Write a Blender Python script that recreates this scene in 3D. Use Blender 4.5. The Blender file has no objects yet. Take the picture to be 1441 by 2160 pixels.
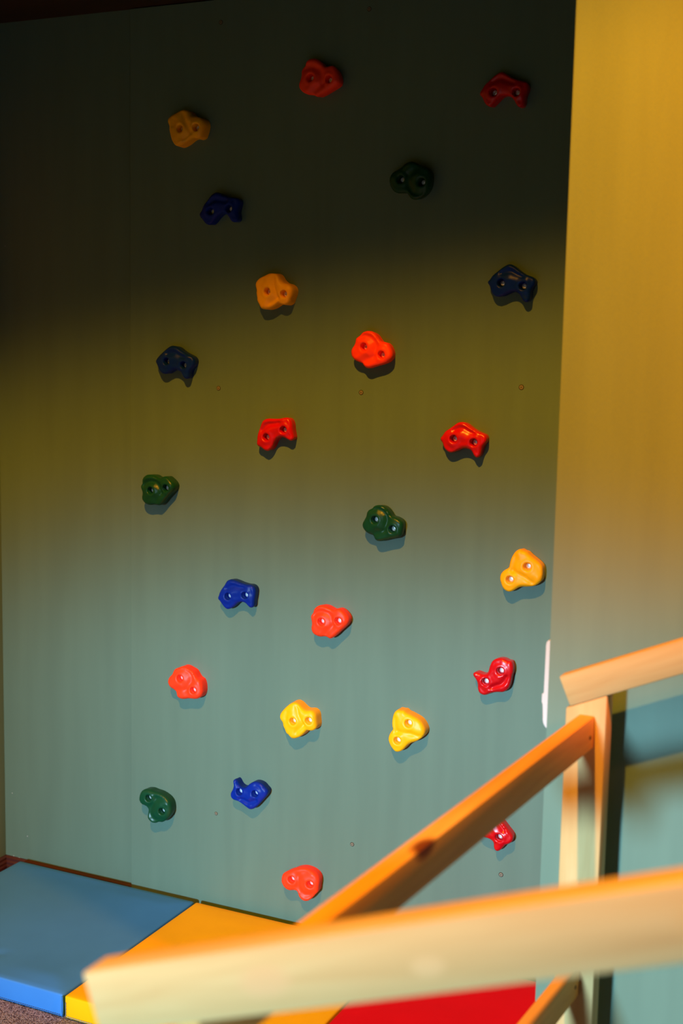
import bpy, bmesh, math, random
import numpy as np
from mathutils import Vector, Matrix
from mathutils.geometry import delaunay_2d_cdt

S = bpy.context.scene
COL = S.collection

# ------------------------------------------------------------------ camera
F = 2760.0
H = 1.65
def unit(v):
    v = np.array(v, float)
    return v / np.linalg.norm(v)
down = unit([-413, 20880, F])
lf = np.array([-5886, -479, F], float)
lf = unit(lf - lf.dot(down) * down)
AX, AZ = -lf, -down
AY = np.cross(AZ, AX)
RW = np.array([AX, AY, AZ])              # world = RW @ cam (cam: x right, y down, z forward)
CAM = np.array([0, -3.0569, H])
def plane(u, v, y):
    """point where the sight line of a photo pixel meets the vertical plane at this y"""
    r = RW @ np.array([u - 720.5, v - 1080, F]) / F
    t = (y - CAM[1]) / r[1]
    return CAM + t * r
cd = bpy.data.cameras.new('camera')
cam = bpy.data.objects.new('camera', cd)
COL.objects.link(cam)
m3 = np.column_stack([RW[:, 0], -RW[:, 1], -RW[:, 2]])
M4 = Matrix([list(m3[i]) + [CAM[i]] for i in range(3)] + [[0, 0, 0, 1]])
cam.matrix_world = M4
cd.sensor_fit = 'VERTICAL'
cd.sensor_height = 36.0
cd.lens = F / 2160 * 36
cd.clip_start = 0.05
cd.dof.use_dof = True
cd.dof.focus_distance = 3.36
cd.dof.aperture_fstop = 2.8
S.camera = cam

# ------------------------------------------------------------------ view, world
S.view_settings.view_transform = 'Standard'
S.view_settings.look = 'None'
S.view_settings.gamma = 1
S.view_settings.exposure = 0
w = bpy.data.worlds.new('world')
S.world = w
w.use_nodes = True
w.node_tree.nodes['Background'].inputs[0].default_value = (0.6, 0.85, 0.4, 1)
w.node_tree.nodes['Background'].inputs[1].default_value = 0.005

# ------------------------------------------------------------------ lamps
def spot(name, loc, direction, color, power, size_deg, blend, radius):
    l = bpy.data.lights.new(name, 'SPOT')
    l.color = color
    l.energy = power
    l.spot_size = math.radians(size_deg)
    l.spot_blend = blend
    l.shadow_soft_size = radius
    o = bpy.data.objects.new(name, l)
    COL.objects.link(o)
    o.location = loc
    o.rotation_euler = Vector(direction).to_track_quat('-Z', 'Y').to_euler()
    return o
def pitch(az_x, elev):
    """direction towards the climbing wall (+y), turned az_x deg towards +x, elevation elev deg"""
    e, a = math.radians(elev), math.radians(az_x)
    return (math.cos(e) * math.sin(a), math.cos(e) * math.cos(a), math.sin(e))
# warm shaded ceiling lamp high in the room: its shade cuts the light off above mid wall
spot('warm_lamp', (-0.85, -3.0, 4.3), pitch(-8, -113.5), (1.0, 0.40, 0.02), 1060, 151, 0.125, 0.05)
# small daylight opening behind and left of the camera
spot('daylight', (-1.5, -9.5, 1.9), pitch(2, -42.3), (0.41, 0.70, 0.93), 6100, 77, 0.135, 0.26)
# second warm lamp washing the pier
spot('pier_lamp', (0.95, -1.25, 2.4), (-1.55, 0.56, -0.66), (1.0, 0.17, 0.002), 640, 48, 0.8, 0.05)

# ------------------------------------------------------------------ helpers
def srgb(r, g, b):
    f = lambda c: (c / 255 / 12.92) if c <= 10 else ((c / 255 + 0.055) / 1.055) ** 2.4
    return (f(r), f(g), f(b), 1)
def mat(name, color, rough=0.5, metal=0.0, spec=0.5, coat=0.0):
    m = bpy.data.materials.new(name)
    m.use_nodes = True
    b = m.node_tree.nodes['Principled BSDF']
    b.inputs['Base Color'].default_value = tuple(color[:3]) + (1,)
    b.inputs['Roughness'].default_value = rough
    b.inputs['Metallic'].default_value = metal
    b.inputs['Specular IOR Level'].default_value = spec
    b.inputs['Coat Weight'].default_value = coat
    return m
def node(m, kind, **kw):
    n = m.node_tree.nodes.new(kind)
    for k, v in kw.items():
        if k in n.inputs.keys():
            n.inputs[k].default_value = v
        else:
            setattr(n, k, v)
    return n
def link(m, a, b):
    m.node_tree.links.new(a, b)
def variegate(m, c0, c1, scale=(5, 5, 5), noise=1.0, detail=4, bump=0.0, bump_scale=None, dist=0.002, lo=0.35, hi=0.65):
    bs = m.node_tree.nodes['Principled BSDF']
    tc = node(m, 'ShaderNodeTexCoord')
    mp = node(m, 'ShaderNodeMapping')
    mp.inputs['Scale'].default_value = scale
    link(m, tc.outputs['Object'], mp.inputs[0])
    nz = node(m, 'ShaderNodeTexNoise', Scale=noise, Detail=detail)
    link(m, mp.outputs[0], nz.inputs['Vector'])
    rp = node(m, 'ShaderNodeValToRGB')
    rp.color_ramp.elements[0].position = lo
    rp.color_ramp.elements[1].position = hi
    rp.color_ramp.elements[0].color = tuple(c0[:3]) + (1,)
    rp.color_ramp.elements[1].color = tuple(c1[:3]) + (1,)
    link(m, nz.outputs['Fac'], rp.inputs[0])
    link(m, rp.outputs[0], bs.inputs['Base Color'])
    if bump:
        n2 = node(m, 'ShaderNodeTexNoise', Scale=bump_scale or noise, Detail=3)
        link(m, mp.outputs[0], n2.inputs['Vector'])
        bp = node(m, 'ShaderNodeBump', Strength=bump, Distance=dist)
        link(m, n2.outputs['Fac'], bp.inputs['Height'])
        link(m, bp.outputs[0], bs.inputs['Normal'])
    return m
def wood(name, c0, c1, c2, knots=(), rough=0.62):
    """pine: long grain along local X, optional knots (x, y, z, radius) in object space"""
    m = mat(name, c0, rough, spec=0.15)
    bs = m.node_tree.nodes['Principled BSDF']
    tc = node(m, 'ShaderNodeTexCoord')
    mp = node(m, 'ShaderNodeMapping')
    mp.inputs['Scale'].default_value = (1.6, 22, 22)
    link(m, tc.outputs['Object'], mp.inputs[0])
    nz = node(m, 'ShaderNodeTexNoise', Scale=1.5, Detail=6, Distortion=0.6)
    link(m, mp.outputs[0], nz.inputs['Vector'])
    rp = node(m, 'ShaderNodeValToRGB')
    e = rp.color_ramp.elements
    e[0].position, e[1].position = 0.3, 0.62
    e[0].color, e[1].color = tuple(c1) + (1,), tuple(c0) + (1,)
    x = e.new(0.75); x.color = tuple(c2) + (1,)
    link(m, nz.outputs['Fac'], rp.inputs[0])
    last = rp.outputs[0]
    for (kx, ky, kz, kr, kc) in knots:
        vm = node(m, 'ShaderNodeVectorMath', operation='SUBTRACT')
        vm.inputs[1].default_value = (kx, ky, kz)
        link(m, tc.outputs['Object'], vm.inputs[0])
        sc = node(m, 'ShaderNodeVectorMath', operation='MULTIPLY')
        sc.inputs[1].default_value = (0.55, 1, 1)
        link(m, vm.outputs[0], sc.inputs[0])
        ln = node(m, 'ShaderNodeVectorMath', operation='LENGTH')
        link(m, sc.outputs[0], ln.inputs[0])
        mr = node(m, 'ShaderNodeMapRange')
        mr.inputs['From Min'].default_value = kr * 0.5
        mr.inputs['From Max'].default_value = kr
        mr.inputs['To Min'].default_value = 1
        mr.inputs['To Max'].default_value = 0
        link(m, ln.outputs['Value'], mr.inputs['Value'])
        mx = node(m, 'ShaderNodeMix', data_type='RGBA')
        link(m, mr.outputs[0], mx.inputs[0])
        link(m, last, mx.inputs[6])
        mx.inputs[7].default_value = tuple(kc) + (1,)
        last = mx.outputs[2]
    link(m, last, bs.inputs['Base Color'])
    bp = node(m, 'ShaderNodeBump', Strength=0.15, Distance=0.001)
    link(m, nz.outputs['Fac'], bp.inputs['Height'])
    link(m, bp.outputs[0], bs.inputs['Normal'])
    return m
def tag(o, label=None, cat=None, group=None, kind=None):
    if label: o['label'] = label
    if cat: o['category'] = cat
    if group: o['group'] = group
    if kind: o['kind'] = kind
    return o
def empty(name, loc):
    o = bpy.data.objects.new(name, None)
    COL.objects.link(o)
    o.location = loc
    o.empty_display_size = 0.05
    return o
def mesh(name, verts, faces, m, parent=None, loc=None, smooth=False, sharp=None):
    me = bpy.data.meshes.new(name)
    me.from_pydata([tuple(map(float, v)) for v in verts], [], [tuple(int(i) for i in f) for f in faces])
    me.validate()
    me.materials.append(m)
    if smooth:
        me.polygons.foreach_set('use_smooth', [True] * len(me.polygons))
        if sharp: me.set_sharp_from_angle(angle=math.radians(sharp))
    me.update()
    o = bpy.data.objects.new(name, me)
    COL.objects.link(o)
    if parent: o.parent = parent
    if loc is not None: o.location = loc
    return o
def from_bm(name, bm, m, parent=None, loc=None, smooth=False, sharp=30, rot=None):
    me = bpy.data.meshes.new(name)
    bmesh.ops.recalc_face_normals(bm, faces=bm.faces)
    bm.to_mesh(me); bm.free()
    me.materials.append(m)
    if smooth:
        me.polygons.foreach_set('use_smooth', [True] * len(me.polygons))
        me.set_sharp_from_angle(angle=math.radians(sharp))
    o = bpy.data.objects.new(name, me)
    COL.objects.link(o)
    if parent: o.parent = parent
    if loc is not None: o.location = loc
    if rot is not None: o.rotation_euler = rot
    return o
def hexa(pts, bevel=0.0, segs=2):
    """bmesh from 8 corner points (bottom 4 ccw, top 4 ccw) with bevelled edges"""
    bm = bmesh.new()
    v = [bm.verts.new(p) for p in pts]
    for f in ((0, 3, 2, 1), (4, 5, 6, 7), (0, 1, 5, 4), (1, 2, 6, 5), (2, 3, 7, 6), (3, 0, 4, 7)):
        bm.faces.new([v[i] for i in f])
    if bevel:
        bmesh.ops.bevel(bm, geom=list(bm.edges), offset=bevel, segments=segs, profile=0.5, affect='EDGES')
    return bm
def box(x0, x1, y0, y1, z0, z1, bevel=0.0, segs=2):
    return hexa([(x0, y0, z0), (x1, y0, z0), (x1, y1, z0), (x0, y1, z0),
                 (x0, y0, z1), (x1, y0, z1), (x1, y1, z1), (x0, y1, z1)], bevel, segs)

# ------------------------------------------------------------------ materials
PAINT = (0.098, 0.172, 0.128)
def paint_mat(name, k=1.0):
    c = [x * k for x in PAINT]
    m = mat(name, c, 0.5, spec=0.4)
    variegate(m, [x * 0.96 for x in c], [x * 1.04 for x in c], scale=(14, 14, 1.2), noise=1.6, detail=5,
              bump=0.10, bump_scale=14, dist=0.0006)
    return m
M_wall = paint_mat('green_wall_paint')
M_panel = paint_mat('green_panel_paint', 1.02)
M_pier = paint_mat('green_paint_lit_pier', 1.28)  # the wall's green, lightened to stand in for stronger light on the pier
M_ceil = variegate(mat('dark_stained_ceiling', (0.02, 0.006, 0.004), 0.5), (0.02, 0.006, 0.004), (0.035, 0.01, 0.006), (2, 12, 12))
M_base = variegate(mat('mahogany_baseboard', (0.06, 0.014, 0.01), 0.4), (0.028, 0.007, 0.006), (0.05, 0.011, 0.009), (3, 30, 30))
M_edge = variegate(mat('plywood_edge', (0.25, 0.16, 0.08), 0.7), (0.2, 0.12, 0.06), (0.3, 0.2, 0.1), (2, 60, 60))
def carpet_mat():
    m = mat('speckled_carpet', (0.3, 0.26, 0.25), 0.95, spec=0.1)
    bs = m.node_tree.nodes['Principled BSDF']
    tc = node(m, 'ShaderNodeTexCoord')
    vo = node(m, 'ShaderNodeTexVoronoi', Scale=420.0)
    link(m, tc.outputs['Object'], vo.inputs['Vector'])
    sp = node(m, 'ShaderNodeSeparateColor')
    link(m, vo.outputs['Color'], sp.inputs[0])
    rp = node(m, 'ShaderNodeValToRGB')
    e = rp.color_ramp.elements
    e[0].position, e[0].color = 0.0, (0.06, 0.04, 0.045, 1)
    e[1].position, e[1].color = 1.0, (0.46, 0.45, 0.48, 1)
    x = e.new(0.3); x.color = (0.12, 0.10, 0.11, 1)
    x = e.new(0.5); x.color = (0.23, 0.22, 0.235, 1)
    link(m, sp.outputs[0], rp.inputs[0])
    link(m, rp.outputs[0], bs.inputs['Base Color'])
    n = node(m, 'ShaderNodeTexNoise', Scale=260.0, Detail=3)
    link(m, tc.outputs['Object'], n.inputs['Vector'])
    ad = node(m, 'ShaderNodeMath', operation='ADD')
    link(m, n.outputs['Fac'], ad.inputs[0]); link(m, vo.outputs['Distance'], ad.inputs[1])
    bp = node(m, 'ShaderNodeBump', Strength=0.9, Distance=0.006)
    link(m, ad.outputs[0], bp.inputs['Height'])
    link(m, bp.outputs[0], bs.inputs['Normal'])
    return m
M_carpet = carpet_mat()
def vinyl(name, c):
    m = mat(name, c, 0.55, spec=0.06)
    variegate(m, [x * 0.96 for x in c], [min(1, x * 1.04) for x in c], scale=(3, 3, 3), noise=2, bump=0.12, bump_scale=260, dist=0.0004)
    return m
M_vblue = vinyl('blue_vinyl', (0.04, 0.20, 0.58))
M_vyel = vinyl('yellow_vinyl', (0.80, 0.42, 0.003))
M_vred = vinyl('red_vinyl', (0.60, 0.0, 0.006))
M_thread = mat('grey_thread', (0.25, 0.26, 0.26), 0.8)
PINE = ((0.57, 0.425, 0.19), (0.50, 0.33, 0.13), (0.61, 0.475, 0.235))
KC = (0.42, 0.20, 0.08)
M_pine = wood('pine', *PINE)
M_pine_near = wood('pine_front_rail', *PINE, knots=((0.213, 0.0, -0.034, 0.020, (0.58, 0.38, 0.17)), (0.385, 0.0, -0.040, 0.012, (0.60, 0.42, 0.19)), (0.66, 0.0, -0.036, 0.03, (0.58, 0.40, 0.16))))
M_pine_bar = wood('pine_crossbar', (0.80, 0.42, 0.11), (0.64, 0.30, 0.07), (0.86, 0.47, 0.14), knots=((0.71, 0.0, 0.0, 0.022, (0.16, 0.04, 0.015)),))
M_hole = mat('dark_screw_hole', (0.03, 0.015, 0.01), 0.8)
M_bolt = mat('zinc_bolt', (0.88, 0.92, 0.92), 0.36, metal=0.6)
M_dark = mat('dark_recess', (0.02, 0.015, 0.01), 0.7)
M_brass = mat('yellow_zinc_screw', (0.19, 0.165, 0.11), 0.5, metal=0.0)
M_white = mat('white_plastic', (0.64, 0.62, 0.62), 0.4)
def plastic(name, c, rough=0.3, spec=0.4):
    m = mat(name, c, rough, spec=spec)
    bs = m.node_tree.nodes['Principled BSDF']
    tc = node(m, 'ShaderNodeTexCoord')
    n = node(m, 'ShaderNodeTexNoise', Scale=900.0, Detail=2)
    link(m, tc.outputs['Object'], n.inputs['Vector'])
    bp = node(m, 'ShaderNodeBump', Strength=0.12, Distance=0.0004)
    link(m, n.outputs['Fac'], bp.inputs['Height'])
    link(m, bp.outputs[0], bs.inputs['Normal'])
    return m
M_H = {'orange': plastic('orange_red_plastic', (0.97, 0.045, 0.008), 0.45, 0.3),
       'red': plastic('crimson_plastic', (0.52, 0.002, 0.006), 0.30),
       'yellow': plastic('yellow_plastic', (0.97, 0.46, 0.002), 0.42, 0.3),
       'blue': plastic('blue_plastic', (0.002, 0.020, 0.26), 0.36, 0.15),
       'green': plastic('green_plastic', (0.004, 0.055, 0.022), 0.32, 0.25)}

# ------------------------------------------------------------------ room shell
XL = -2.575          # left corner
XP = -0.675          # left edge of the pier
YP = -0.69           # front face of the pier
ZC = 2.52            # alcove ceiling
XS = -2.102          # seam where the plywood panel starts
XE = -0.68
def struct(name, bm, m, **k):
    o = from_bm(name, bm, m, **k)
    o['kind'] = 'structure'
    return o
struct('floor', box(-3.2, 2.2, -7.3, 0.25, -0.05, 0.0), M_carpet)
struct('daylight_blocker', box(-3.2, -1.76, -7.1, -7.0, 0, 3.2), M_wall)      # unseen wall added to dim the daylight on the climbing wall's left
struct('wall_back', box(XL, XE + 0.2, 0.012, 0.12, 0, ZC + 0.1), M_wall)
struct('wall_left', box(XL - 0.1, XL, -2.6, 0.12, 0, ZC + 0.7), M_wall)
struct('ceiling', box(XL, XP, YP + 0.10, 0.012, ZC, ZC + 0.08), M_ceil)
struct('wall_header', box(XL, XP, YP, YP + 0.10, ZC, ZC + 0.7), M_wall)
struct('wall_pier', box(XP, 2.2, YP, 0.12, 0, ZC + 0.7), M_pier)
def profile_run(name, prof, p0, p1, nrm, m):
    """extrude a moulding profile (depth, height) from p0 to p1; nrm = room side direction"""
    bm = bmesh.new()
    rings = []
    for p in (p0, p1):
        rings.append([bm.verts.new((p[0] + nrm[0] * d, p[1] + nrm[1] * d, z)) for d, z in prof])
    n = len(prof)
    for i in range(n):
        j = (i + 1) % n
        bm.faces.new((rings[0][i], rings[0][j], rings[1][j], rings[1][i]))
    bm.faces.new(rings[0][::-1]); bm.faces.new(rings[1])
    return struct(name, bm, m)
PROF = [(0, 0), (0.016, 0), (0.016, 0.020), (0.013, 0.024), (0.013, 0.031), (0.009, 0.036), (0.009, 0.043), (0.004, 0.048), (0, 0.048)]
profile_run('baseboard_back', PROF, (XL, 0.012), (XS - 0.001, 0.012), (0, -1), M_base)
profile_run('baseboard_left', PROF, (XL, 0.012), (XL, -2.6), (1, 0), M_base)

# ------------------------------------------------------------------ climbing panel
pan = from_bm('climbing_wall', box(XS, XE - 0.002, 0.0, 0.011, 0.012, ZC - 0.002, 0.0008, 1), M_panel)
tag(pan, 'tall green painted plywood climbing panel covering the back wall, carrying the holds', 'climbing wall')

# ------------------------------------------------------------------ climbing holds
def resample(pts, n):
    P = np.array(pts, float)
    out = []
    N = len(P)
    for i in range(N):
        p0, p1, p2, p3 = P[i - 1], P[i], P[(i + 1) % N], P[(i + 2) % N]
        for t in np.linspace(0, 1, 12, endpoint=False):
            out.append(0.5 * ((2 * p1) + (-p0 + p2) * t + (2 * p0 - 5 * p1 + 4 * p2 - p3) * t * t + (-p0 + 3 * p1 - 3 * p2 + p3) * t ** 3))
    out = np.array(out)
    d = np.r_[0, np.cumsum(np.linalg.norm(np.diff(np.vstack([out, out[:1]]), axis=0), axis=1))]
    s = np.linspace(0, d[-1], n, endpoint=False)
    q = np.vstack([out, out[:1]])
    r = np.column_stack([np.interp(s, d, q[:, 0]), np.interp(s, d, q[:, 1])])
    return (r * 4 + np.roll(r, 1, 0) + np.roll(r, -1, 0)) / 6
def inside(P, poly):
    x, y = P[:, 0][:, None], P[:, 1][:, None]
    x0, y0 = poly[:, 0], poly[:, 1]
    x1, y1 = np.roll(x0, -1), np.roll(y0, -1)
    c = ((y0 > y) != (y1 > y)) & (x < (x1 - x0) * (y - y0) / (y1 - y0 + 1e-15) + x0)
    return c.sum(1) % 2 == 1
def segdist(P, A, B):
    d = B - A
    t = np.clip(((P[:, None] - A) * d).sum(2) / (d * d).sum(1).clip(1e-14), 0, 1)
    return np.linalg.norm(P[:, None] - (A + t[..., None] * d), axis=2).min(1)
# relief strokes in the frame of one hold of each mould: (points, half width, height in mm)
REL = {
 'clover': dict(A=(475, 570), B=(865, 560), strokes=[
    ([(300, 400), (400, 345), (520, 335), (620, 370), (690, 450), (730, 550), (750, 640)], 60, -5.0),
    ([(380, 245), (480, 235), (600, 275)], 55, 1.5),
    ([(440, 840), (500, 740), (600, 660)], 45, 1.6),
    ([(560, 900), (640, 780), (720, 700)], 55, -2.6),
    ([(950, 330), (1030, 450), (1030, 560)], 50, 1.4),
    ([(720, 900), (820, 800)], 45, 1.2)]),
 'bat': dict(A=(465, 620), B=(935, 705), strokes=[
    ([(480, 400), (600, 370), (700, 370), (820, 440), (920, 480)], 62, -5.0),
    ([(640, 260), (760, 320), (900, 400), (1050, 470)], 45, 1.8),
    ([(640, 560), (720, 620)], 60, 1.0),
    ([(960, 880), (1000, 960)], 50, -2.0),
    ([(1130, 560), (1100, 680)], 60, -1.6),
    ([(330, 800), (420, 860)], 60, -1.6),
    ([(620, 760), (760, 760)], 40, 1.2)]),
 'knob': dict(A=(535, 625), B=(900, 615), strokes=[
    ([(600, 260), (640, 380), (670, 500), (720, 600), (770, 700)], 42, -3.6),
    ([(500, 370), (530, 450)], 60, 1.8),
    ([(390, 420), (370, 540)], 50, -2.2),
    ([(600, 880), (700, 800), (780, 730)], 48, -3.0),
    ([(700, 400), (800, 470)], 55, 1.6),
    ([(500, 960), (560, 870)], 55, 1.4)])}
rnd = random.Random(4)
def bolt_mesh(parent, x, z, y, r, turn):
    """pan-head bolt with a cross recess, axis along -Y"""
    bm = bmesh.new()
    N = 24
    prof = [(1.0, 0.0), (1.0, 0.25), (0.93, 0.45), (0.75, 0.60), (0.52, 0.68)]
    rings = []
    for pr, ph in prof:
        rings.append([bm.verts.new((pr * r * math.cos(2 * math.pi * k / N), -ph * r, pr * r * math.sin(2 * math.pi * k / N))) for k in range(N)])
    inner = []
    for k in range(N):                                  # cross shaped socket rim
        a = 2 * math.pi * k / N
        q = 0.46 if (k % 6) in (0, 1, 5) else 0.20
        if (k % 6) in (1, 5): q = 0.42
        inner.append((q * r * math.cos(a), q * r * math.sin(a)))
    rings.append([bm.verts.new((p[0], -0.69 * r, p[1])) for p in inner])
    rings.append([bm.verts.new((p[0] * 0.72, -0.32 * r, p[1] * 0.72)) for p in inner])
    for a, b in zip(rings, rings[1:]):
        for k in range(N):
            j = (k + 1) % N
            bm.faces.new((a[k], a[j], b[j], b[k]))
    bm.faces.new(rings[-1])
    bm.faces.new(rings[0][::-1])
    o = from_bm('bolt', bm, M_bolt, parent, (x, y, z), smooth=True, sharp=40)
    o.rotation_euler = (0, turn, 0)
    return o
def hold(org, outline, A, B, mould, colour, label, h0=0.026, base=0.94, group=None):
    ox, oy = org
    k = 130 / 1441.0
    px = lambda p: (ox + p[0] * k, oy + p[1] * k)
    on = lambda p, h: plane(*px(p), -h)[[0, 2]]
    rel = REL[mould]
    pts = np.array([on(p, h0) for p in outline])
    cx, cz = pts.mean(0)
    n = 110
    R = resample(pts - [cx, cz], n)
    area = 0.5 * np.sum(R[:, 0] * np.roll(R[:, 1], -1) - np.roll(R[:, 0], -1) * R[:, 1])
    if area < 0: R = R[::-1]
    # similarity taking the mould's two bolt holes to this hold's
    a0, b0 = complex(*rel['A']), complex(*rel['B'])
    a1, b1 = complex(*A), complex(*B)
    q = (b1 - a1) / (b0 - a0)
    tf = lambda p: (lambda c: (c.real, c.imag))((complex(*p) - a0) * q + a1)
    lit = lambda p, h: np.array(on(p, h)) - [cx, cz]
    scale = abs(lit((100, 0), h0)[0] - lit((0, 0), h0)[0]) / 100 * abs(q)
    bores = [lit(A, h0 + 0.006), lit(B, h0 + 0.006)]
    rb = 0.0098
    strokes = []
    for sp, wd, hh in rel['strokes']:
        sp = np.array([lit(tf(p), h0 + 0.006) for p in sp])
        strokes.append((sp, wd * scale * 0.95, hh * 1e-3))
    step = 0.0024
    # interior points
    xs = np.arange(R[:, 0].min(), R[:, 0].max(), step)
    zs = np.arange(R[:, 1].min(), R[:, 1].max(), step)
    G = np.array([(x + (j % 2) * step / 2, z) for j, z in enumerate(zs) for x in xs])
    G = G[inside(G, R)]
    G = G[segdist(G, R, np.roll(R, -1, 0)) > step * 0.7]
    for b in bores:
        G = G[np.linalg.norm(G - b, axis=1) > rb * 1.25]
    V = [tuple(p) for p in R]
    Eg = [(i, (i + 1) % n) for i in range(n)]
    kind = [0] * n
    ringN = 28
    for b in bores:
        for rr, kd in ((1.13, 1), (1.0, 1), (0.95, 2), (0.55, 2)):
            s = len(V)
            for i in range(ringN):
                a = 2 * math.pi * i / ringN
                V.append((b[0] + rb * rr * math.cos(a), b[1] + rb * rr * math.sin(a)))
                kind.append(kd)
            Eg += [(s + i, s + (i + 1) % ringN) for i in range(ringN)]
        V.append(tuple(b)); kind.append(2)
    V += [tuple(p) for p in G]
    kind += [1] * len(G)
    res = delaunay_2d_cdt([Vector(v) for v in V], Eg, [], 0, 1e-7)
    verts = np.array([tuple(v) for v in res[0]])
    orig = [o[0] if o else -1 for o in res[3]]
    kd = np.array([kind[o] if o >= 0 else 1 for o in orig])
    tris = np.array(res[2])
    cen = verts[tris].mean(1)
    tris = tris[inside(cen, R)]
    d = segdist(verts, R, np.roll(R, -1, 0))
    rr = 0.009
    t = np.clip(d / rr, 0, 1)
    h = h0 + 0.0055 * np.sqrt(1 - (1 - t) ** 2) + 0.004 * np.clip(d / 0.03, 0, 1)
    edge = np.clip(d / 0.008, 0, 1)
    for sp, wd, hh in strokes:
        g = np.exp(-(segdist(verts, sp[:-1], sp[1:]) / wd) ** 2)
        h += hh * g * edge
    ph = rnd.uniform(0, 6)
    h += 0.0006 * np.sin(verts[:, 0] * 160 + ph) * np.sin(verts[:, 1] * 140 + ph * 2) * edge
    floor_h = h0 - 0.011
    for b in bores:
        db = np.linalg.norm(verts - b, axis=1)
        h += 0.0012 * np.exp(-((db - rb * 1.5) / 0.004) ** 2) * edge
        rim = (db < rb * 1.2) & (kd == 1)
        h[rim & (db < rb * 1.06)] -= 0.0012
    h[kd == 2] = floor_h
    h[(kd == 0)] = h0
    P3 = [(v[0], -hh, v[1]) for v, hh in zip(verts, h)]
    F3 = [tuple(t) for t in tris]
    # side walls
    loop = [None] * n
    for i, o in enumerate(orig):
        if 0 <= o < n: loop[o] = i
    prev = loop
    c = R.mean(0)
    for frac, sc in ((0.72, (1 + (base - 1) * 0.1) * 1.004), (0.35, 1 + (base - 1) * 0.6), (0.0, base)):
        s = len(P3)
        for p in R:
            e = c + (p - c) * sc
            P3.append((e[0], -h0 * frac, e[1]))
        cur = list(range(s, s + n))
        for i in range(n):
            j = (i + 1) % n
            F3.append((prev[j], prev[i], cur[i], cur[j]))
        prev = cur
    F3.append(tuple(prev[::-1])[::-1])
    e = empty('climbing_hold', (cx, 0.0, cz))
    tag(e, label, 'climbing hold', group)
    mesh('grip_body', P3, F3, M_H[colour], e, smooth=True, sharp=55)
    for b in bores:
        bolt_mesh(e, b[0], b[1], -floor_h + 0.0002, 0.0070, rnd.uniform(0, 1.5))
    return e
G_ = 'bolt-on climbing holds scattered over the green panel'
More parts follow.
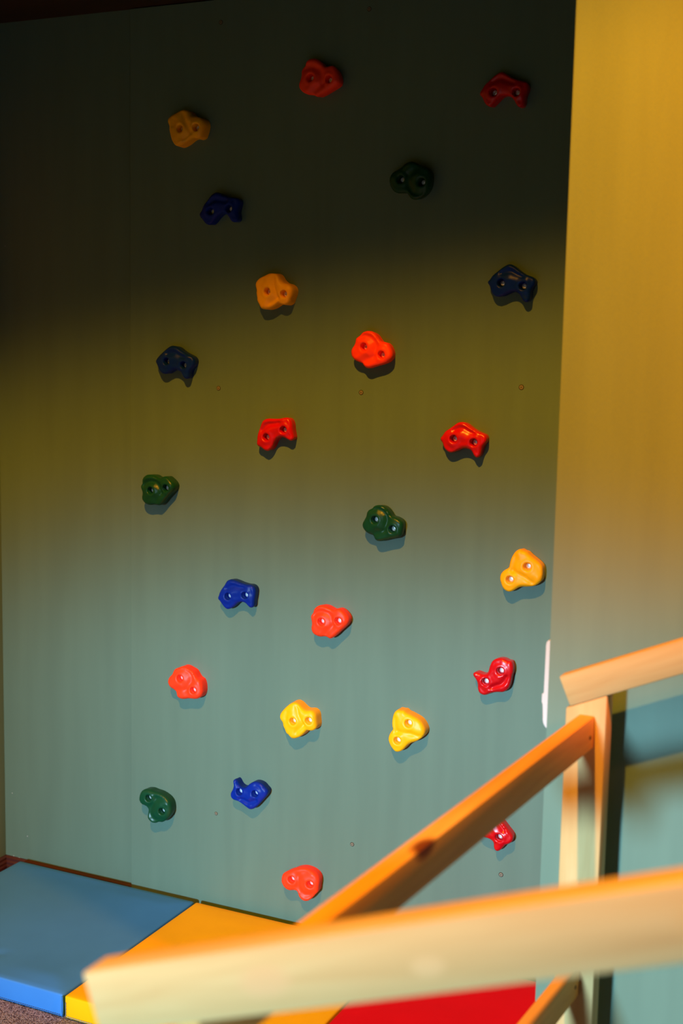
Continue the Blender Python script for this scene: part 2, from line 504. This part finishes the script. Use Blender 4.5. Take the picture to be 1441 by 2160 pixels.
HOLDS = [
 ((610,100),[(600,260),(700,300),(780,380),(850,450),(940,440),(1030,430),(1100,500),(1150,600),(1180,740),(1160,850),(1060,930),(900,1030),(760,1110),(650,1150),(570,1110),(440,1100),(330,1050),(250,960),(235,860),(275,740),(295,640),(295,560),(330,490),(385,430),(400,350),(470,280)],(500,710),(925,745),'clover','orange','bright red three-lobed hold highest of all, at the top centre in the dark',0.94),
 ((1000,130),[(650,240),(760,290),(880,370),(1000,420),(1120,450),(1230,480),(1265,560),(1240,680),(1190,800),(1180,920),(1150,1020),(1070,1065),(1010,1030),(940,900),(860,820),(750,780),(640,800),(560,880),(470,970),(380,1050),(290,1010),(240,940),(200,840),(140,780),(150,710),(200,640),(260,540),(380,430),(500,320)],(450,710),(985,710),'bat','red','dark crimson curved hold in the shadowed top right corner beside the pier',0.97),
 ((335,210),[(600,240),(690,270),(740,340),(800,395),(900,405),(980,430),(1040,490),(1060,580),(1040,700),(1010,800),(980,870),(900,905),(800,890),(720,930),(620,1010),(500,1075),(410,1080),(350,1020),(300,920),(270,800),(250,700),(250,620),(215,520),(230,440),(310,370),(420,310),(520,255)],(500,680),(865,650),'knob','yellow','dim ochre-yellow knobbly hold, topmost of the yellow holds, upper left',1.02),
 ((805,320),[(700,230),(800,260),(880,310),(980,335),(1080,380),(1135,460),(1155,580),(1145,720),(1120,820),(1080,910),(1010,1000),(900,1080),(770,1120),(680,1080),(630,1000),(580,960),(480,960),(370,965),(280,910),(210,800),(185,680),(210,570),(280,480),(390,420),(490,350),(570,270)],(940,710),(450,650),'clover','green','almost black-green hold in the dark upper right, highest of the green ones',0.94),
 ((400,385),[(640,230),(760,270),(900,330),(1040,350),(1130,370),(1160,440),(1140,560),(1110,680),(1125,800),(1120,880),(1040,925),(980,900),(930,820),(880,750),(780,720),(700,750),(620,830),(540,930),(460,990),(380,960),(310,870),(245,790),(240,730),(290,650),(330,540),(420,420),(520,290)],(490,670),(915,610),'bat','blue','navy curved hold in the dark upper left, highest of the blue ones',0.97),
 ((520,560),[(600,185),(700,205),(760,270),(800,340),(880,410),(980,440),(1050,500),(1075,580),(1060,680),(1020,790),(990,870),(910,920),(830,910),(760,880),(700,920),(600,985),(490,1020),(400,1020),(340,990),(300,910),(255,820),(250,740),(235,650),(240,570),(215,470),(230,390),(310,300),(440,235),(520,195)],(490,610),(870,665),'knob','yellow','orange-yellow knobbly hold at the upper middle, directly above a crimson one',1.02),
 ((1015,540),[(680,190),(780,240),(900,340),(1020,420),(1150,470),(1240,530),(1265,610),(1210,720),(1160,820),(1150,930),(1130,1030),(1050,1080),(980,1040),(930,940),(870,870),(770,830),(660,860),(560,910),(440,950),(340,940),(270,880),(230,790),(200,690),(160,640),(165,590),(210,550),(270,460),(380,370),(480,290),(590,220)],(470,630),(975,700),'bat','blue','navy curved hold close to the pier edge, only blue one on the right',0.97),
 ((310,710),[(620,215),(720,250),(830,340),(950,410),(1060,470),(1110,560),(1100,660),(1030,760),(990,850),(980,950),(920,990),(860,950),(810,850),(740,790),(650,770),(560,810),(460,870),(360,860),(290,780),(250,670),(210,580),(230,530),(290,450),(370,370),(460,290),(540,230)],(460,580),(850,665),'bat','blue','navy curved hold on the left in the olive-lit zone, leftmost of the blue ones',0.97),
 ((725,685),[(560,145),(660,160),(750,230),(810,320),(870,395),(950,405),(1030,440),(1090,530),(1130,650),(1125,770),(1060,860),(960,920),(850,950),(740,980),(640,1015),(540,1010),(480,960),(440,900),(360,870),(260,820),(190,720),(180,610),(210,540),(250,480),(280,400),(290,330),(340,285),(400,240),(450,180)],(475,520),(880,705),'clover','orange','vivid orange-red three-lobed hold right of centre, directly above a wall screw',0.94),
 ((520,860),[(500,255),(640,260),(780,255),(880,235),(970,240),(1030,300),(1060,400),(1070,520),(1090,640),(1100,720),(1040,775),(960,740),(890,700),(800,690),(720,720),(660,790),(620,880),(570,960),(500,1010),(420,990),(350,930),(280,900),(245,850),(250,760),(260,650),(300,520),(340,410),(370,330),(420,280)],(460,690),(860,520),'bat','red','crimson arched hold left of centre, directly below the orange-yellow knob',0.97),
 ((915,870),[(660,225),(760,260),(860,340),(980,420),(1100,480),(1190,520),(1235,600),(1220,690),(1150,790),(1110,900),(1080,1010),(1020,1060),(950,1020),(900,920),(830,860),(720,840),(620,860),(520,910),(400,940),(310,900),(240,810),(210,710),(160,640),(170,580),(210,540),(270,450),(370,380),(470,310),(570,240)],(465,620),(935,705),'bat','red','crimson curved hold with a pointed tail, right of centre at mid height',0.97),
 ((275,980),[(440,235),(540,250),(620,295),(700,320),(780,280),(850,285),(930,350),(1000,430),(1030,520),(1000,610),(920,700),(840,790),(770,880),(690,950),(630,940),(580,930),(480,945),(380,920),(310,860),(275,760),(290,660),(260,560),(250,500),(285,440),(285,360),(320,290),(380,245)],(475,605),(820,550),'clover','green','dark green lobed hold at the left edge of the holds at mid height',0.97),
 ((745,1050),[(580,175),(690,195),(780,260),(840,340),(900,430),(990,460),(1080,510),(1150,590),(1160,680),(1140,780),(1120,880),(1030,940),(900,960),(780,990),(650,1015),(550,1000),(500,940),(480,880),(400,850),(300,790),(230,690),(225,600),(270,510),(310,430),(330,340),(380,280),(450,250),(500,195)],(510,515),(910,735),'clover','green','dark green lobed hold near the centre of the panel, below a crimson pair',0.95),
 ((1035,1145),[(690,150),(760,190),(840,215),(890,270),(960,330),(1050,400),(1140,480),(1195,560),(1210,680),(1205,800),(1180,890),(1110,960),(1000,1010),(860,1025),(720,1025),(640,1050),(560,1100),(470,1140),(380,1130),(300,1070),(260,980),(225,870),(230,770),(270,690),(340,630),(430,580),(450,490),(480,380),(530,280),(600,190)],(860,560),(450,865),'knob','yellow','bright yellow hold farthest right, just left of the pier edge',0.97),
 ((440,1200),[(540,250),(640,280),(760,330),(880,365),(990,380),(1060,430),(1090,520),(1080,640),(1060,760),(1050,870),(1000,910),(940,880),(890,820),(830,780),(750,770),(670,800),(600,870),(530,920),(440,940),(370,890),(310,810),(260,740),(220,690),(240,630),(260,560),(310,470),(370,390),(430,290),(480,255)],(455,640),(850,620),'bat','blue','royal blue curved hold left of centre with its tail pointing down',0.97),
 ((635,1260),[(490,185),(590,210),(680,260),(760,295),(850,265),(930,285),(1020,360),(1090,460),(1110,560),(1070,650),(990,730),(910,800),(830,880),(750,940),(680,965),(620,930),(560,910),(460,920),(360,890),(280,830),(245,730),(260,620),(250,540),(235,450),(260,400),(290,360),(310,280),(370,220),(430,190)],(475,570),(865,560),'clover','orange','orange-red heart-like hold below the panel centre, right of a royal blue one',0.95),
 ((330,1385),[(600,235),(680,250),(770,300),(850,350),(900,430),(950,510),(1020,560),(1055,650),(1070,760),(1065,860),(1030,940),(950,985),(860,985),(760,975),(650,990),(550,975),(490,920),(475,830),(430,780),(340,720),(285,640),(275,560),(310,480),(370,420),(400,350),(440,290),(520,265)],(555,510),(855,790),'clover','orange','orange-red lobed hold at the lower left, below and left of the royal blue one',1.0),
 ((980,1370),[(820,205),(920,220),(1000,265),(1080,280),(1115,340),(1135,430),(1130,530),(1100,630),(1080,740),(1050,860),(1000,940),(900,995),(780,995),(650,1010),(540,1050),(440,1060),(350,1010),(315,920),(310,820),(280,710),(220,630),(200,570),(240,530),(310,545),(400,580),(500,575),(560,510),(590,400),(640,290),(710,230)],(840,510),(485,760),'bat','red','crimson bird-shaped hold with its tail pointing left, above the wooden crossbar',0.97),
 ((570,1465),[(580,190),(660,230),(730,300),(800,360),(860,378),(950,375),(1020,420),(1060,500),(1070,600),(1080,700),(1070,780),(1010,835),(930,845),(860,835),(800,900),(720,970),(620,1015),(530,1025),(480,1000),(430,940),(380,900),(350,820),(310,740),(295,650),(250,590),(230,520),(250,440),(310,360),(400,270),(490,205)],(535,625),(900,615),'knob','yellow','bright yellow hold at the lower middle, its small lobe pointing right',1.02),
 ((795,1480),[(480,195),(560,210),(630,215),(690,270),(760,300),(850,350),(940,400),(1020,470),(1080,560),(1120,660),(1110,760),(1040,850),(930,920),(800,965),(710,1020),(630,1110),(550,1160),(450,1170),(380,1110),(310,1000),(275,890),(290,790),(340,700),(380,650),(365,570),(360,480),(375,370),(410,260)],(740,510),(480,910),'knob','yellow','bright yellow upright hold low on the panel, its small lobe at the bottom',1.0),
 ((270,1645),[(400,225),(500,230),(600,270),(720,310),(840,380),(930,460),(990,560),(1010,680),(1000,790),(950,880),(880,950),(800,985),(720,980),(650,1005),(560,990),(490,920),(465,840),(480,750),(480,670),(430,610),(340,570),(280,500),(270,400),(300,300),(350,240)],(795,735),(480,430),'clover','green','green kidney-shaped hold at the bottom left just above the blue mat',0.97),
 ((465,1620),[(340,260),(390,310),(430,390),(490,445),(560,460),(620,430),(700,360),(790,325),(890,340),(980,390),(1040,460),(1100,530),(1100,600),(1060,670),(980,760),(890,860),(800,940),(700,965),(620,920),(520,840),(410,770),(310,740),(250,670),(245,590),(290,500),(315,400),(300,310)],(810,600),(440,560),'bat','blue','royal blue bird-shaped hold low on the panel with its tail pointing up',0.97),
 ((1000,1715),[(700,270),(780,380),(860,480),(905,570),(890,660),(820,715),(740,740),(680,800),(620,860),(550,890),(490,860),(465,790),(460,700),(410,630),(330,590),(240,560),(150,500),(90,400),(60,300),(60,200),(90,130),(90,70),(150,40),(220,40),(330,30),(450,60),(560,130),(640,200)],(270,280),(585,580),'bat','red','crimson hold half hidden behind the slanting wooden crossbar',0.97),
 ((570,1810),[(740,225),(850,245),(960,290),(1060,360),(1120,450),(1140,560),(1125,680),(1110,790),(1050,850),(980,930),(900,990),(810,1000),(730,960),(680,890),(650,800),(610,755),(540,745),(450,750),(370,710),(310,640),(270,550),(275,440),(310,360),(400,310),(500,280),(600,240)],(930,615),(500,505),'clover','orange','orange-red kidney-shaped hold lowest of all, just above the yellow mat section',0.95),
]
for org, outl, A, B, mould, colour, label, base in HOLDS:
    hold(org, outl, A, B, mould, colour, label, base=base, group=G_, h0={'knob': 0.031, 'clover': 0.029, 'bat': 0.025}[mould])

# ------------------------------------------------------------------ wall screws
def wall_screw(u, v, r, label):
    p = plane(u, v, 0.0)
    e = empty('wall_screw', (p[0], 0.0, p[2]))
    tag(e, label, 'screw', 'countersunk screws fixing the green panel')
    N = 20
    def disc(name, rad, y, m, star=False, y2=None):
        bm = bmesh.new()
        a = [bm.verts.new((rad * math.cos(2 * math.pi * k / N) * (1 if not star or k % 5 == 0 else 0.42), y, rad * math.sin(2 * math.pi * k / N) * (1 if not star or k % 5 == 0 else 0.42))) for k in range(N)]
        b = [bm.verts.new((q.co.x * 0.9, y - 0.0006, q.co.z * 0.9)) for q in a]
        for k in range(N):
            bm.faces.new((a[k], a[(k + 1) % N], b[(k + 1) % N], b[k]))
        bm.faces.new(b); bm.faces.new(a[::-1])
        return from_bm(name, bm, m, e)
    disc('countersink', r * 1.3, -0.00005, M_dark)
    disc('screw_head', r, -0.0007, M_brass)
    disc('cross_recess', r * 0.5, -0.0013, M_dark, star=True)
wall_screw(461, 819, 0.0050, 'small brass-coloured screw head on the left, lower right of a navy hold')
wall_screw(762, 828, 0.0050, 'small brass-coloured screw head just below the vivid orange-red hold right of centre')
wall_screw(1100, 817, 0.0052, 'small brass-coloured screw head at right near the pier edge, below the navy hold')
wall_screw(743, 1781, 0.0045, 'small dull screw head above and right of the lowest orange-red hold')
wall_screw(1057, 1845, 0.0048, 'small dull screw head at the lower right, below the half hidden crimson hold')
wall_screw(456, 1716, 0.0040, 'small pale screw head at lower left, just left of the upturned blue hold')
wall_screw(779, 19, 0.0045, 'small screw head in the dark at the very top middle of the panel')
wall_screw(466, 47, 0.0045, 'small screw head in the dark at the top left of the panel')

# ------------------------------------------------------------------ paint chips on the left wall stretch
back = bpy.data.objects['wall_back']
M_chip = mat('pale_plaster_chip', (0.35, 0.42, 0.42), 0.8)
for (u, v, rx, rz) in ((58, 1764, .0018, .0022), (29, 1806, .0016, .0042), (26, 1673, .0018, .0018), (41, 1809, .003, .0012), (11, 519, .0012, .0012)):
    p = plane(u, v, 0.012)
    bm = bmesh.new()
    a = [bm.verts.new((rx * math.cos(t) * rnd.uniform(.8, 1.1), -0.0002, rz * math.sin(t) * rnd.uniform(.8, 1.1))) for t in [k * math.pi / 5 for k in range(10)]]
    b = [bm.verts.new((q.co.x * .8, -0.0006, q.co.z * .8)) for q in a]
    for k in range(10):
        bm.faces.new((a[k], a[(k + 1) % 10], b[(k + 1) % 10], b[k]))
    bm.faces.new(b); bm.faces.new(a[::-1])
    from_bm('paint_chip', bm, M_chip, back, (p[0], 0.012, p[2]))

# ------------------------------------------------------------------ folding mat
ZM = 0.060
mroot = empty('folding_mat', (-1.86, -0.33, 0.0))
tag(mroot, 'blue, yellow and red folding gym mat lying on the carpet below the climbing panel', 'gym mat')
def mat_section(name, x0, x1, m, seed, label):
    """padded vinyl section with soft edges and faint wrinkles"""
    bm = box(x0, x1, -0.632, -0.028, 0.002, ZM, 0.005, 3)
    bmesh.ops.recalc_face_normals(bm, faces=bm.faces)
    for _ in range(1):
        long_edges = [e for e in bm.edges if e.calc_length() > 0.3]
    bmesh.ops.subdivide_edges(bm, edges=[e for e in bm.edges if e.calc_length() > 0.3], cuts=40, use_grid_fill=True)
    r = random.Random(seed)
    waves = [(r.uniform(3, 11), r.uniform(-9, 9), r.uniform(0, 6), r.uniform(0.0007, 0.0020)) for _ in range(6)]
    for v in bm.verts:
        x, y, z = v.co
        inx = min(x - x0, x1 - x); iny = min(y + 0.632, -0.028 - y)
        if z > ZM - 0.002:
            q = min(1, max(0, min(inx, iny) / 0.06))
            s = sum(a * math.sin(fx * (x + 3) + fy * y + p) for fx, fy, p, a in waves)
            s += -0.0030 * math.exp(-((y + 0.63 - 0.5 * (x - x0 - 0.15)) / 0.015) ** 2) * (1 if x - x0 < 0.35 else 0)
            v.co.z += s * q + 0.002 * q - 0.0005
        elif iny < 0.003:
            v.co.y += 0.0016 * math.sin(9 * x + seed) * math.sin(z / ZM * math.pi) * (1 if y > -0.3 else -1) * 1.2
    o = from_bm(name, bm, m, mroot, smooth=True, sharp=60)
    o.location = (1.86, 0.33, 0)
    o['label'] = label
    return o
bs_ = mat_section('mat_section', -2.488, -1.868, M_vblue, 3, 'blue vinyl section')
ys_ = mat_section('mat_section', -1.862, -1.244, M_vyel, 7, 'yellow vinyl section')
rs_ = mat_section('mat_section', -1.238, -0.690, M_vred, 11, 'red vinyl section')
def stitch(parent, pts, m, gap=0.0035, dash=0.0045, w=0.0009):
    bm = bmesh.new()
    for a, b in zip(pts, pts[1:]):
        a, b = Vector(a), Vector(b)
        L = (b - a).length; dr = (b - a) / L
        s = 0
        up = Vector((0, -1, 0)).cross(dr).normalized()
        while s + dash < L:
            p, q = a + dr * s, a + dr * (s + dash)
            vs = [bm.verts.new(x) for x in (p - up * w, q - up * w, q + up * w, p + up * w)]
            vt = [bm.verts.new(x.co + Vector((0, -0.0008, 0))) for x in vs]
            bm.faces.new(vs[::-1]); bm.faces.new(vt)
            for i in range(4):
                bm.faces.new((vs[i], vs[(i + 1) % 4], vt[(i + 1) % 4], vt[i]))
            s += dash + gap
    return from_bm('stitching', bm, m, parent)
stitch(ys_, [(-1.2475, -0.6335, 0.0085), (-1.857, -0.6335, 0.0085), (-1.857, -0.6335, 0.052)], M_thread, gap=0.0015, dash=0.006, w=0.0007)
M_thb = mat('blue_thread', (0.03, 0.08, 0.2), 0.8)
stitch(bs_, [(-2.484, -0.6335, 0.0085), (-1.873, -0.6335, 0.0085)], M_thb, gap=0.002, dash=0.0045, w=0.0005)
# little loose corner flap of the blue cover at the seam
bm = bmesh.new()
fl = []
for i in range(8):
    t = i / 7
    z = 0.004 + 0.054 * t
    fl.append([bm.verts.new((-1.8695 + 0.0012 * math.sin(3 * t) + dx, -0.632 - 0.0035 * math.sin(t * math.pi * 0.9) - dy, z)) for dx, dy in ((0, 0), (0.0022, 0.004), (0.0034, 0.004), (0.0012, 0))])
for a, b in zip(fl, fl[1:]):
    for k in range(4):
        bm.faces.new((a[k], a[(k + 1) % 4], b[(k + 1) % 4], b[k]))
bm.faces.new(fl[0]); bm.faces.new(fl[-1][::-1])
from_bm('seam_flap', bm, M_vblue, bs_, smooth=True)

# ------------------------------------------------------------------ white plastic strip on the pier's side
bm = bmesh.new()
pr = [(0.0, 1.088), (0.0045, 1.090), (0.0085, 1.086), (0.0092, 1.080), (0.0092, 0.986), (0.0135, 0.984), (0.0135, 0.967), (0.0105, 0.964),
      (0.0105, 0.935), (0.0085, 0.926), (0.004, 0.919), (0.0, 0.917)]
a = [bm.verts.new((XP - d, YP + 0.006, z)) for d, z in pr]
b = [bm.verts.new((XP - d, YP + 0.034, z)) for d, z in pr]
for k in range(len(pr)):
    j = (k + 1) % len(pr)
    bm.faces.new((a[k], a[j], b[j], b[k]))
bm.faces.new(a[::-1]); bm.faces.new(b)
bmesh.ops.bevel(bm, geom=list(bm.edges), offset=0.0008, segments=2, affect='EDGES')
o = from_bm('wall_strip', bm, M_white, smooth=True, sharp=40)
tag(o, 'slim white plastic strip with a small catch, fixed to the side of the pier', 'plastic strip')

# ------------------------------------------------------------------ wooden play frame
fr = empty('play_frame', (-0.6, -1.4, 0.0))
tag(fr, 'blurred pine wooden frame with two sloping top rails and crossbars in front of the pier', 'wooden frame')
OFF = Vector((-0.6, -1.4, 0.0))
def board(name, p0, p1, hgt, thk, m, bevel=0.003, label=None):
    """board whose front (-y or +x side) face has its top edge p0->p1; local X runs along it"""
    p0, p1 = Vector(p0), Vector(p1)
    L = (p1 - p0).length
    d = (p1 - p0) / L
    side = Vector((0, 1, 0)) if abs(d.y) < 0.5 else Vector((-1, 0, 0))
    up = (d.cross(side) * (1 if d.cross(side).z > 0 else -1)).normalized()
    sd = up.cross(d).normalized()
    if sd.dot(side) < 0: sd = -sd
    bm = box(0, L, 0, thk, -hgt, 0, bevel, 2)
    if up.cross(d).dot(side) < 0:
        bmesh.ops.scale(bm, vec=(1, -1, 1), verts=bm.verts)
        yv = -sd
    else:
        yv = sd
    o = from_bm(name, bm, m, fr, smooth=True, sharp=35)
    R = Matrix((d, yv, up)).transposed().to_4x4()
    o.matrix_local = Matrix.Translation(p0 - OFF) @ R
    if label: o['label'] = label
    return o
YF, YN = -0.80, -2.03
# far and near sloping top rails
rf = board('top_rail', (-0.625, YF, 1.0525), (0.35, YF, 1.0525 + 0.975 * math.tan(math.radians(23.5))), 0.057, 0.032, M_pine, label='short far rail, lit pale')
p0 = plane(172, 2052, YN); p1 = plane(1441, 1862, YN)
p2 = p0 + (p1 - p0) * 1.75
rn = board('top_rail', p0, p2, 0.066, 0.042, M_pine_near, label='large out-of-focus rail nearest the camera')
# posts
def post(x0, x1, y0, y1, rail0, slope, hgt, m):
    zt = lambda x: rail0[1] + (x - rail0[0]) * slope - hgt / math.cos(math.atan(slope)) - 0.0005
    bm = hexa([(x0, y0, 0), (x1, y0, 0), (x1, y1, 0), (x0, y1, 0), (x0, y0, zt(x0)), (x1, y0, zt(x1)), (x1, y1, zt(x1)), (x0, y1, zt(x0))], 0.0025)
    # grain up the post: local X along world Z
    R = Matrix(((0, 0, 1), (0, 1, 0), (-1, 0, 0))).transposed().to_4x4()
    T = Matrix.Translation(Vector(((x0 + x1) / 2, (y0 + y1) / 2, 0))) @ R
    bmesh.ops.transform(bm, matrix=T.inverted(), verts=bm.verts)
    o = from_bm('post', bm, m, fr, smooth=True, sharp=35)
    o.matrix_local = Matrix.Translation(-OFF) @ T
    return o
s1 = math.tan(math.radians(23.5))
xa, xb = plane(1187, 1650, YF)[0], plane(1272, 1650, YF)[0]
post(xa, xb, YF, YF + 0.048, (-0.625, 1.0525), s1, 0.057, M_pine)
s2 = (p1[2] - p0[2]) / (p1[0] - p0[0])
for xx in (0.26,):
    post(xx, xx + 0.075, YF, YF + 0.048, (-0.625, 1.0525), s1, 0.057, M_pine)
    post(xx, xx + 0.075, YN, YN + 0.042, (p0[0], p0[2]), s2, 0.066, M_pine)
# crossbars running from the far post towards the camera
def screw_in(parent, x, z):
    bm = bmesh.new()
    N = 16
    a = [bm.verts.new((0.004 * math.cos(k * math.pi / 8), 0, 0.004 * math.sin(k * math.pi / 8))) for k in range(N)]
    b = [bm.verts.new((q.co.x * .8, -0.0008, q.co.z * .8)) for q in a]
    for k in range(N): bm.faces.new((a[k], a[(k + 1) % N], b[(k + 1) % N], b[k]))
    bm.faces.new(b); bm.faces.new(a[::-1])
    return bm
b1 = board('crossbar', (-0.5555, YF - 0.0010, 0.989), (-0.6285, YN + 0.002, 0.989), 0.059, 0.029, M_pine_bar)
b2 = board('crossbar', (-0.5615, YF - 0.0010, 0.513), (-0.6345, YN + 0.002, 0.513), 0.056, 0.027, M_pine_bar)
zb = lambda x: p0[2] + (x - p0[0]) * s2 - 0.066 / math.cos(math.atan(s2)) - 0.0003
xk0, xk1 = -0.6530, -0.6280
bm = hexa([(x, y, z) for z in (0.9892, 1.030) for x, y in ((xk0, YN + 0.0425), (xk1, YN + 0.0425), (xk1, YN + 0.062), (xk0, YN + 0.062))], 0.001)
from_bm('spacer_block', bm, M_pine_bar, fr, loc=-OFF)
for bb, dz in ((b1, -0.034), (b2, -0.030)):
    bm = bmesh.new()
    N = 16
    sgn = 1 if bb.data.vertices and min(v.co.y for v in bb.data.vertices) > -0.005 else -1
    a = [bm.verts.new((0.0042 * math.cos(k * math.pi / 8), 0.0002 * sgn, 0.0042 * math.sin(k * math.pi / 8))) for k in range(N)]
    b = [bm.verts.new((q.co.x * .8, -0.0008 * sgn, q.co.z * .8)) for q in a]
    for k in range(N): bm.faces.new((a[k], a[(k + 1) % N], b[(k + 1) % N], b[k]))
    bm.faces.new(b); bm.faces.new(a[::-1])
    s = from_bm('screw', bm, M_hole, bb, (0.022, 0, dz))
